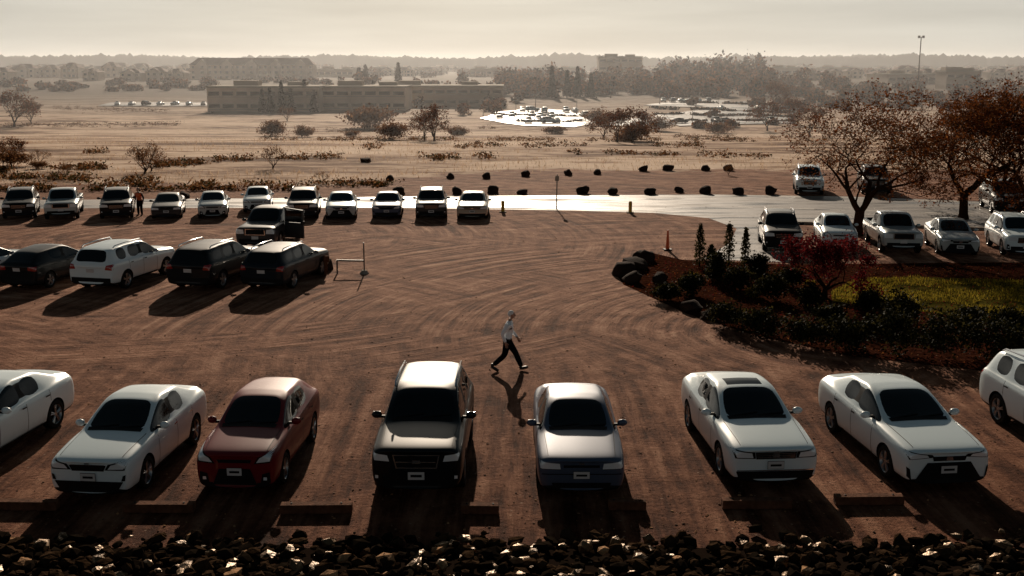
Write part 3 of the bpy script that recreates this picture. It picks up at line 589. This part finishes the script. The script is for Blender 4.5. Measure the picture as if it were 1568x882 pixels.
for a,yy,w_,h_ in((1150,455,26,16),(1092,422,22,20),(1240,440,20,14),(1062,428,16,12)): bush('yellow_shrub',a,yy,w_,h_,[yel,olv],500,.04)
def conifer(name,a,yy,hpx,wpx,m,n=1500,ls=.05,k=None):
    p=G(a,yy); s=math.hypot(p.y,CH)/F; H=hpx*s; R_=wpx*s/2; mb=MB(); mb.path([Vector((0,0,-.1)),Vector((0,0,H*.5)),Vector((0,0,H*.97))],[H*.02,H*.014,H*.004],6,0)
    P=[]
    tiers=14
    for i in range(n):
        t=random.random()**.8; ti=int(t*tiers)/tiers; a_=random.choice(range(7))*.9+ti*17+random.gauss(0,.16); rr=R_*((1-t) if k is None else (1-t)**.4)*(.25+.75*random.random()**.5)*(1-.35*((t*tiers)%1))*random.choice((1,1,.8,1.1,1.5 if k else 1)); P.append((rr*math.cos(a_),rr*math.sin(a_),H*(.08+.92*t)-rr*.25+ (random.gauss(0,H*.03) if k else 0)))
    leaves(mb,np.array(P),ls,1); mb.obj(name,[bark,m],loc=p)
for a,yy,h_,w_ in((1071,408,64,22),(1115,412,70,24),(1140,414,64,18),(1088,415,40,22)): conifer('young_conifer',a,yy,h_,w_,olv,650,.055,1)
# ---------------------------------------------------------------- far setting
wl=simple('office_wall',(.62,.52,.43),.9,nv=.1,ns=.3,spec=.1); wl2=simple('office_wall_darker',(.42,.34,.27),.9,spec=.1); wn=simple('window_glass',(.03,.03,.03),.2,spec=.3); rf=simple('flat_roof',(.36,.32,.27),.9,spec=.03); rtile=simple('roof_tile',(.16,.11,.085),.9,nv=.2,ns=.4,spec=.05); stu=simple('stucco',(.58,.47,.38),.9,nv=.1,ns=.3,spec=.1)  # second wall tone is a darker colour for other buildings and rooftop units
def office(name,x0,x1,yy,hpx,floors=2,dep=22,wd_=wl,col_=True):
    a,c=G(x0,yy),G(x1,yy); k=a.y/F; H=hpx*k; W_=c.x-a.x; o=bpy.data.objects.new(name,None); S.collection.objects.link(o); o.location=((a.x+c.x)/2,a.y+dep/2,min(a.z,c.z)-.3)
    b_=MB(); b_.box((0,0,H/2),(W_,dep,H),0); q=b_.obj('walls',[wd_]); q.parent=o
    b_=MB(); b_.box((0,0,H+.35),(W_+.6,dep+.6,.5),0); b_.box((-W_*.2,0,H+1.4),(8,6,1.6),1); b_.box((W_*.25,2,H+1.2),(6,5,1.2),1); q=b_.obj('roof',[rf,wl2]); q.parent=o
    b_=MB(); fh=H/floors
    nb=max(2,int(W_/4))
    for f in range(floors):
        for i in range(nb):
            b_.box((-W_/2+(i+.5)*W_/nb,-dep/2-.01,f*fh+fh*.55),(W_/nb*.78,.12,fh*.30),0); 
    for f in range(floors):
        b_.box((0,-dep/2-.1,f*fh+fh*.28),(W_*.99,.12,.18),1)
    q=b_.obj('windows',[wn,rf]); q.parent=o
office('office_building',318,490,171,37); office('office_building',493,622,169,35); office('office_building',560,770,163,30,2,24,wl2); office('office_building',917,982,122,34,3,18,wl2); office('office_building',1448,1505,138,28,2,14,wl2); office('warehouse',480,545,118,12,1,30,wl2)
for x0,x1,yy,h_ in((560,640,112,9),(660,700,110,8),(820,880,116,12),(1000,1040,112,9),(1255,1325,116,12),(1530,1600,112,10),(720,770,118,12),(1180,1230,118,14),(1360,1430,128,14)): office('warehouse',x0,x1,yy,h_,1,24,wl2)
def house(name,x0,x1,yy,hpx,floors=2,gables=1):
    a,c=G(x0,yy),G(x1,yy); k=a.y/F; H=hpx*k; W_=c.x-a.x; dep=12; wh=H*.68; o=bpy.data.objects.new(name,None); S.collection.objects.link(o); o.location=((a.x+c.x)/2,a.y+dep/2,min(a.z,c.z)-.3)
    b_=MB(); b_.box((0,0,wh/2),(W_,dep,wh),0); q=b_.obj('walls',[stu]); q.parent=o
    b_=MB(); e_=.8; b_.add([(-W_/2-e_,-dep/2-e_,wh),(W_/2+e_,-dep/2-e_,wh),(W_/2+e_,dep/2+e_,wh),(-W_/2-e_,dep/2+e_,wh),(-W_/2+dep*.35,0,H),(W_/2-dep*.35,0,H)],[(0,1,5,4),(1,2,5),(2,3,4,5),(3,0,4)],0)
    for g_ in range(gables):
        gx=-W_/2+(g_+.5)*W_/gables; gw=min(W_/gables*.32,4); b_.add([(gx-gw,-dep/2-1.3,wh-.05),(gx+gw,-dep/2-1.3,wh-.05),(gx,-dep/2-1.3,H*.93),(gx,0,H*.93),(gx-gw,0,wh),(gx+gw,0,wh)],[(1,5,3,2),(0,2,3,4)],0); b_.add([(gx-gw,-dep/2-1.25,wh),(gx+gw,-dep/2-1.25,wh),(gx,-dep/2-1.25,H*.92)],[(0,1,2)],1); b_.box((gx,-dep/2-.62,wh/2),(gw*1.7,1.2,wh),1)
    q=b_.obj('roof',[rtile,stu]); q.parent=o
    b_=MB(); nb=max(2,int(W_/3.5))
    for f in range(floors):
        for i in range(nb): b_.box((-W_/2+(i+.5)*W_/nb,-dep/2-.03,(f+.55)*wh/floors),(1.5,.1,wh/floors*.45),0)
    for g_ in range(gables):
        gx=-W_/2+(g_+.5)*W_/gables
        for f in range(floors): b_.box((gx,-dep/2-1.24,(f+.55)*wh/floors),(1.8,.08,wh/floors*.45),0)
    q=b_.obj('windows',[wn]); q.parent=o
house('apartment_building',292,478,122,33,3,5)
random.seed(5)
for x0,x1,ya,yb_,ha,hb in((-60,285,119,125,19,25),(-60,285,113,116,14,19),(500,640,114,118,12,16),(1235,1600,118,126,16,22),(1180,1600,111,114,9,13)):
    xx=x0
    while xx<x1:
        wd_=random.uniform(26,44); house('suburban_house',xx,xx+wd_-4,random.uniform(ya,yb_),random.uniform(ha,hb),2,random.choice((1,2))); xx+=wd_
wet=asphalt('wet_asphalt',(.05,.042,.036),(.16,.13,.11),.14,.7,.7,.05,.12)
sheet('parking_lot',px((735,182),(762,172),(820,166),(870,170),(905,176),(912,188),(880,196),(800,193)),wet,.22,True)
for pl in(((985,162),(1050,152),(1120,154),(1060,165)),((1000,178),(1080,166),(1215,178),(1215,190),(1040,194)),((1062,160),(1140,156),(1235,168),(1215,175),(1082,165)),((915,186),(998,180),(1036,192),(930,194))): sheet('parking_lot',px(*pl),wet,.22,True)
sheet('parking_lot',px((170,158),(320,158),(330,163),(150,163)),wet,.3,True)
cols=['white','silver','white','grey','beige','black','white']
random.seed(9)
def farcar(a,yy):
    p=G(a,yy); o=car('parked_car',random.choice((m_old,m_kia,m_suv)),p.x,p.y,random.choice((0,180,90))+random.gauss(0,8),random.choice(cols)); o.location.z+=.24
for r_,(yy,x0,x1) in enumerate(((172,800,885),(181,765,900),(190,790,905))):
    a=x0
    while a<x1:
        if random.random()<.62: farcar(a,yy+random.uniform(-1,1))
        a+=random.uniform(12,20)
for yy,x0,x1 in((157,1000,1090),(169,1090,1210),(190,1040,1200)):
    a=x0
    while a<x1:
        if random.random()<.4: farcar(a,yy)
        a+=random.uniform(12,17)
for a in range(180,320,22): farcar(a,162)
for a,yy,h_,w_ in((402,172,34,14),(414,172,36,14),(432,172,46,16),(446,172,34,14),(467,170,46,16),(481,172,32,14),(572,158,32,14),(560,128,26,16),(550,126,20,14),(845,150,46,18),(868,150,40,16),(884,148,44,18),(905,150,34,16),(610,128,30,14),(1140,118,28,18),(1160,118,32,18),(1110,118,24,16)):
    conifer('conifer_tree',a,yy,h_,w_,hzg,600,(G(a,yy).y)*.0016)
def mass(name,items,m,ls=1.0,n=260,dep=1):
    mb=MB()
    for a,yy,w_,h_ in items:
        p=G(a,yy); k=p.y/F; leaves(mb,cloud((p.x,p.y,p.z+h_*k*.42),(w_*k*.5,w_*k*.5*dep,h_*k*.5),n,9,.3),p.y*.0016*ls,list(range(len(m))))
        if h_>8: mb.path([Vector((p.x,p.y,p.z-1)),Vector((p.x,p.y,p.z+h_*k*.6))],[k*1.0,k*.4],4,0)
    mb.obj(name,m)
random.seed(31)
it=[(random.uniform(760,1230),random.uniform(125,150),random.uniform(18,34),random.uniform(14,30)) for _ in range(110)]
mass('distant_trees',it,[hzr,rust2,hzg])
it=[(random.uniform(1000,1170),random.uniform(118,128),random.uniform(14,30),random.uniform(20,40)) for _ in range(26)]
mass('distant_trees',it,[hzg,hzr])
it=[(random.uniform(490,800),random.uniform(128,165),random.uniform(14,26),random.uniform(10,20)) for _ in range(42)]+[(random.uniform(-20,330),random.uniform(126,140),random.uniform(12,22),random.uniform(6,11)) for _ in range(40)]+[(random.uniform(1220,1600),random.uniform(126,172),random.uniform(14,34),random.uniform(8,20)) for _ in range(90)]+[(random.uniform(340,500),random.uniform(124,130),12,7) for _ in range(14)]
mass('distant_trees',it,[hzr,hzg,rust2],n=200)
it=[(random.uniform(960,1230),random.uniform(156,200),random.uniform(14,24),random.uniform(10,16)) for _ in range(10)]+[(700+random.uniform(0,70),random.uniform(160,178),20,16) for _ in range(8)]
mass('parking_lot_trees',it,[hzr,rust2],n=160)
it=[(x,yy+(x-x0)*sl_+random.gauss(0,.5),16,4.0) for x0,x1,yy,sl_ in((985,1215,166,.03),(1010,1220,176,.02),(1040,1215,186,.0),(760,900,177,.02),(790,905,187,.0),(1050,1180,158,.03)) for x in range(x0,x1,9) if random.random()<.75]
mass('hedge_rows',it,[hzr,olv,hzg],n=60,ls=.8,dep=.4)
it=[(random.uniform(-60,1640),random.uniform(105,119),random.uniform(16,34),random.uniform(5,11)) for _ in range(260)]
mass('distant_trees',it,[hzg,hzr],n=70,ls=1.3)
tl=MB(); ftm=simple('hazy_forest',(.085,.09,.08),1,nv=.2,ns=.01,spec=0)
for k in range(5200):
    x=random.uniform(-1150,1150); y=random.uniform(1500,2000); hh=17+6*noise.noise(Vector((x*.006,0,0)))+4*noise.noise(Vector((x*.03,0,7)))+random.gauss(0,1.3); r_=random.uniform(5,9)
    tl.add([(x-r_,y,-3),(x+r_,y,-3),(x,y+r_,-3),(x-r_*.8,y,hh*.8),(x+r_*.8,y,hh*.8),(x,y+r_*.8,hh*.8),(x,y,hh)],[(0,1,4,3),(1,2,5,4),(2,0,3,5),(3,4,6),(4,5,6),(5,3,6)],0)
tl.obj('distant_forest',[ftm])
# ---------------------------------------------------------------- lamps, posts, barriers
met=simple('galvanised_steel',(.14,.13,.12),.5,.6); yl=simple('yellow_paint',(.55,.36,.03),.5); org=simple('orange_plastic',(.75,.12,.02),.5)
def lamp(a,yy,hpx,heads=2,name='street_lamp'):
    p=G(a,yy); k=p.y/F; H=hpx*k; b_=MB(); r=max(.07,H*.008); b_.path([Vector((0,0,0)),Vector((0,0,H*.5)),Vector((0,0,H))],[r*1.5,r*1.2,r],8,0); b_.path([Vector((0,0,0)),Vector((0,0,.6))],[r*3,r*3],8,1)
    q=.3 if name=='floodlight_mast' else 1
    for s in(-1,1)[:heads]:
        b_.path([Vector((0,0,H-.1)),Vector((s*H*.09*q,0,H))],[r*.5,r*.5],5,0); b_.box((s*H*.12*q,0,H),(H*.07*max(q,.4),H*.04,H*.02*(2 if q<1 else 1)),0)
    b_.obj(name,[met,con],loc=p)
lamp(1404,150,90,2,'floodlight_mast')
for a,yy,h_ in((883,176,28),(820,172,26),(935,150,34),(790,178,24),(1010,160,22),(1100,160,20),(1160,186,26),(740,180,26),(1060,192,22)): lamp(a,yy,h_)
for a,yy in((770,325),(965,326)):
    p=G(a,yy); b_=MB(); b_.path([Vector((0,0,0)),Vector((0,0,.6)),Vector((0,0,.66))],[.10,.10,.05],12,0); b_.box((0,0,.02),(.4,.4,.05),1); b_.obj('yellow_bollard',[yl,con],loc=p)
p=G(852,320); b_=MB(); b_.path([Vector((0,0,0)),Vector((.03,0,2.0))],[.035,.03],6,0); b_.box((.02,-.04,1.75),(.22,.02,.28),1); b_.obj('sign_post',[met,rf],loc=p)
p=G(1022,383); b_=MB(); b_.path([Vector((0,0,.05)),Vector((0,0,.5)),Vector((0,0,.9))],[.09,.06,.035],10,0); b_.box((0,0,.03),(.36,.36,.06),1); b_.obj('traffic_delineator',[org,CM[2]],loc=p)
p=G(558,419); b_=MB(); b_.path([Vector((0,0,0)),Vector((0,0,1.25))],[.03,.025],8,0); b_.path([Vector((0,0,0)),Vector((0,0,.14))],[.2,.10],12,1); b_.box((-.55,.03,.52),(1.1,.03,.07),0,0,.02); b_.box((-1.08,.03,.26),(.06,.06,.52),0); b_.obj('barrier_post',[met,rf],loc=p)
p=G(480,420); b_=MB()
b_.box((0,0,.62),(1.3,.08,.24),0); 
for s in(-.5,.5): b_.box((s,.15,.33),(.08,.07,.72),0); b_.box((s,-.15,.33),(.08,.07,.72),0); b_.box((s,0,.03),(.09,.6,.07),0)
b_.obj('wooden_barricade',[wood],loc=p)
# ---------------------------------------------------------------- people
skin=simple('skin',(.40,.22,.15),.55)
def person(name,loc,rz,top,bottom,hair,sc=1.0,walk=True,vest=None):
    shoe=simple(name+'_shoe',(.01,.01,.01),.4)
    if walk: J=dict(aL=(.40,.09,.11),kL=(.23,.10,.52),tL=(.57,.10,.10),hL=(.35,.09,.05),aR=(-.40,-.09,.19),kR=(-.07,-.10,.50),tR=(-.27,-.10,.035),hR=(-.47,-.09,.16),eL=(.10,.25,1.14),wL=(.28,.20,.95),eR=(-.13,-.25,1.15),wR=(-.03,-.27,.91))
    else: J=dict(aL=(0,.12,.09),kL=(.03,.11,.50),tL=(.2,.14,.035),hL=(-.04,.12,.05),aR=(0,-.12,.09),kR=(.03,-.11,.50),tR=(.2,-.14,.035),hR=(-.04,-.12,.05),eL=(-.03,.27,1.14),wL=(.06,.27,.90),eR=(-.03,-.27,1.14),wR=(.06,-.27,.90))
    V=[(0,0,.95),(.01,0,1.10),(.03,0,1.27),(.06,0,1.42),(.075,0,1.50),(.10,0,1.58)]; R_=[(.155,.135),(.15,.145),(.17,.15),(.15,.12),(.065,.065),(.055,.055)]; E=[(0,1),(1,2),(2,3),(3,4),(4,5)]
    def ch(root,pts,rad):
        pr=root
        for p_,r_ in zip(pts,rad): V.append(p_); R_.append((r_,r_)); E.append((pr,len(V)-1)); pr=len(V)-1
    for s,sg in(('L',1),('R',-1)):
        k=J['k'+s]; a=J['a'+s]; h=(0,sg*.095,.88)
        ch(0,[h,tuple((h[i]+k[i])/2 for i in range(3)),k,tuple((a[i]+k[i])/2 for i in range(3)),a],[.120,.110,.090,.084,.070])
        sh=(.06,sg*.19,1.42); e_=J['e'+s]; w_=J['w'+s]; ch(3,[sh,tuple((sh[i]+e_[i])/2 for i in range(3)),e_,w_],[.074,.070,.058,.042])
    me=bpy.data.meshes.new('p'); me.from_pydata(V,E,[]); ob=bpy.data.objects.new('p',me); S.collection.objects.link(ob)
    ob.modifiers.new('k','SKIN')
    for i,r_ in enumerate(R_): me.skin_vertices[0].data[i].radius=(r_[1],r_[0]) if i<4 else r_
    me.skin_vertices[0].data[0].use_root=True
    s2=ob.modifiers.new('s','SUBSURF'); s2.levels=2
    dg=bpy.context.evaluated_depsgraph_get(); ev=ob.evaluated_get(dg); m2=ev.to_mesh(); b_=MB()
    vv=[v.co.copy() for v in m2.vertices]; ff=[tuple(p_.vertices) for p_ in m2.polygons]; mi=[]
    for f in ff:
        c=sum((vv[i] for i in f),Vector())/len(f)
        if c.z>1.50 and abs(c.y)<.1: m=2
        elif c.z<.96 and abs(c.y)<.2 : m=1
        elif c.z<.99 and abs(c.y)<.185: m=3
        else: m=0
        if vest and 1.0<c.z<1.46 and abs(c.y)<.2: m=5
        mi.append(m)
    b_.add(vv,ff,mi); ev.to_mesh_clear(); bpy.data.objects.remove(ob)
    for s in'LR':
        a=Vector(J['a'+s]); t=Vector(J['t'+s]); h=Vector(J['h'+s]); b_.path([a+Vector((0,0,.02)),h.lerp(a,.2),],[.05,.045],8,3); b_.path([h,h.lerp(t,.3),h.lerp(t,.7),t,t+(t-h)*.12],[.036,.045,.05,.042,.02],8,3)
    for s,sg in(('L',1),('R',-1)):
        w_=Vector(J['w'+s]); e_=Vector(J['e'+s]); d=(w_-e_).normalized(); d=(d+Vector((0,0,-.5))).normalized(); lat=Vector((1,0,0)); lat=(lat-d*lat.dot(d)).normalized(); nrm=d.cross(lat)
        b_.path([w_-d*.02,w_+d*.03,w_+d*.09],[.028,.036,.034],8,2)
        for i,(o_,l_) in enumerate(((-.03,.065),(-.01,.075),(.01,.08),(.03,.07))):
            q=w_+d*.08+lat*o_; b_.path([q,q+d*l_*.5,q+d*l_*.85-nrm*sg*.02,q+d*l_-nrm*sg*.04],[.010,.0095,.009,.007],6,2)
        q=w_+d*.03+lat*.03; b_.path([q,q+lat*.03+d*.03,q+lat*.035+d*.06],[.012,.011,.009],6,2)
    hc=Vector((.125,0,1.665))
    def hf(p_):
        q=p_.copy()
        if q.z<0: q.x*=1-.25*(-q.z); q.y*=1-.35*(-q.z); q.x+=.12*(-q.z)
        return q
    b_.ell(hc,(.098,.077,.118),2,20,14,hf); b_.ell(hc+Vector((.10,0,-.015)),(.022,.014,.026),2,8,6); b_.ell(hc+Vector((.082,0,-.065)),(.014,.026,.008),4,8,6)
    for sg in(-1,1):
        b_.ell(hc+Vector((-.005,sg*.077,-.01)),(.02,.009,.032),2,8,6); b_.ell(hc+Vector((.086,sg*.03,.012)),(.010,.013,.009),4,8,6)
    b_.ell(hc+Vector((-.018,0,.028)),(.096,.083,.105),6,20,14,lambda q:Vector((q.x if q.z>-.2 or q.x<-.1 else -.1,q.y,max(q.z,-.75)))) 
    o=b_.obj(name,[top,bottom,skin,shoe,simple(name+'_eye',(.05,.02,.02)),vest or top,hair],True); o.location=loc; o.rotation_euler=(0,0,rz); o.scale=(sc,)*3
shirt=simple('white_shirt',(.86,.90,.93),.8,bump=.3,bs=8); trs=simple('dark_trousers',(.004,.005,.007),.9,bump=.3,bs=8,spec=.05); wh=simple('white_hair',(.88,.86,.84),.8,bump=.5,bs=60); blk=simple('dark_jacket',(.02,.02,.022),.8); dh=simple('dark_hair',(.02,.014,.01),.7)
person('walking_man',G(777,568),math.radians(-4),shirt,trs,wh,.94)
person('attendant_in_vest',G(215,330),math.radians(-100),blk,trs,dh,.86,False,org)
# ---------------------------------------------------------------- haze volume
hz=bpy.data.materials.new('haze'); hz.use_nodes=True; N=hz.node_tree.nodes; L=hz.node_tree.links; N.remove(N['Principled BSDF'])
v=N.new('ShaderNodeVolumeScatter'); v.inputs['Density'].default_value=.00028; v.inputs['Anisotropy'].default_value=.45; v.inputs['Color'].default_value=(.96,.97,1,1); L.new(v.outputs[0],N['Material Output'].inputs['Volume'])
b_=MB(); b_.box((0,1130,6),(3000,2080,34),0); b_.obj('morning_haze',[hz])
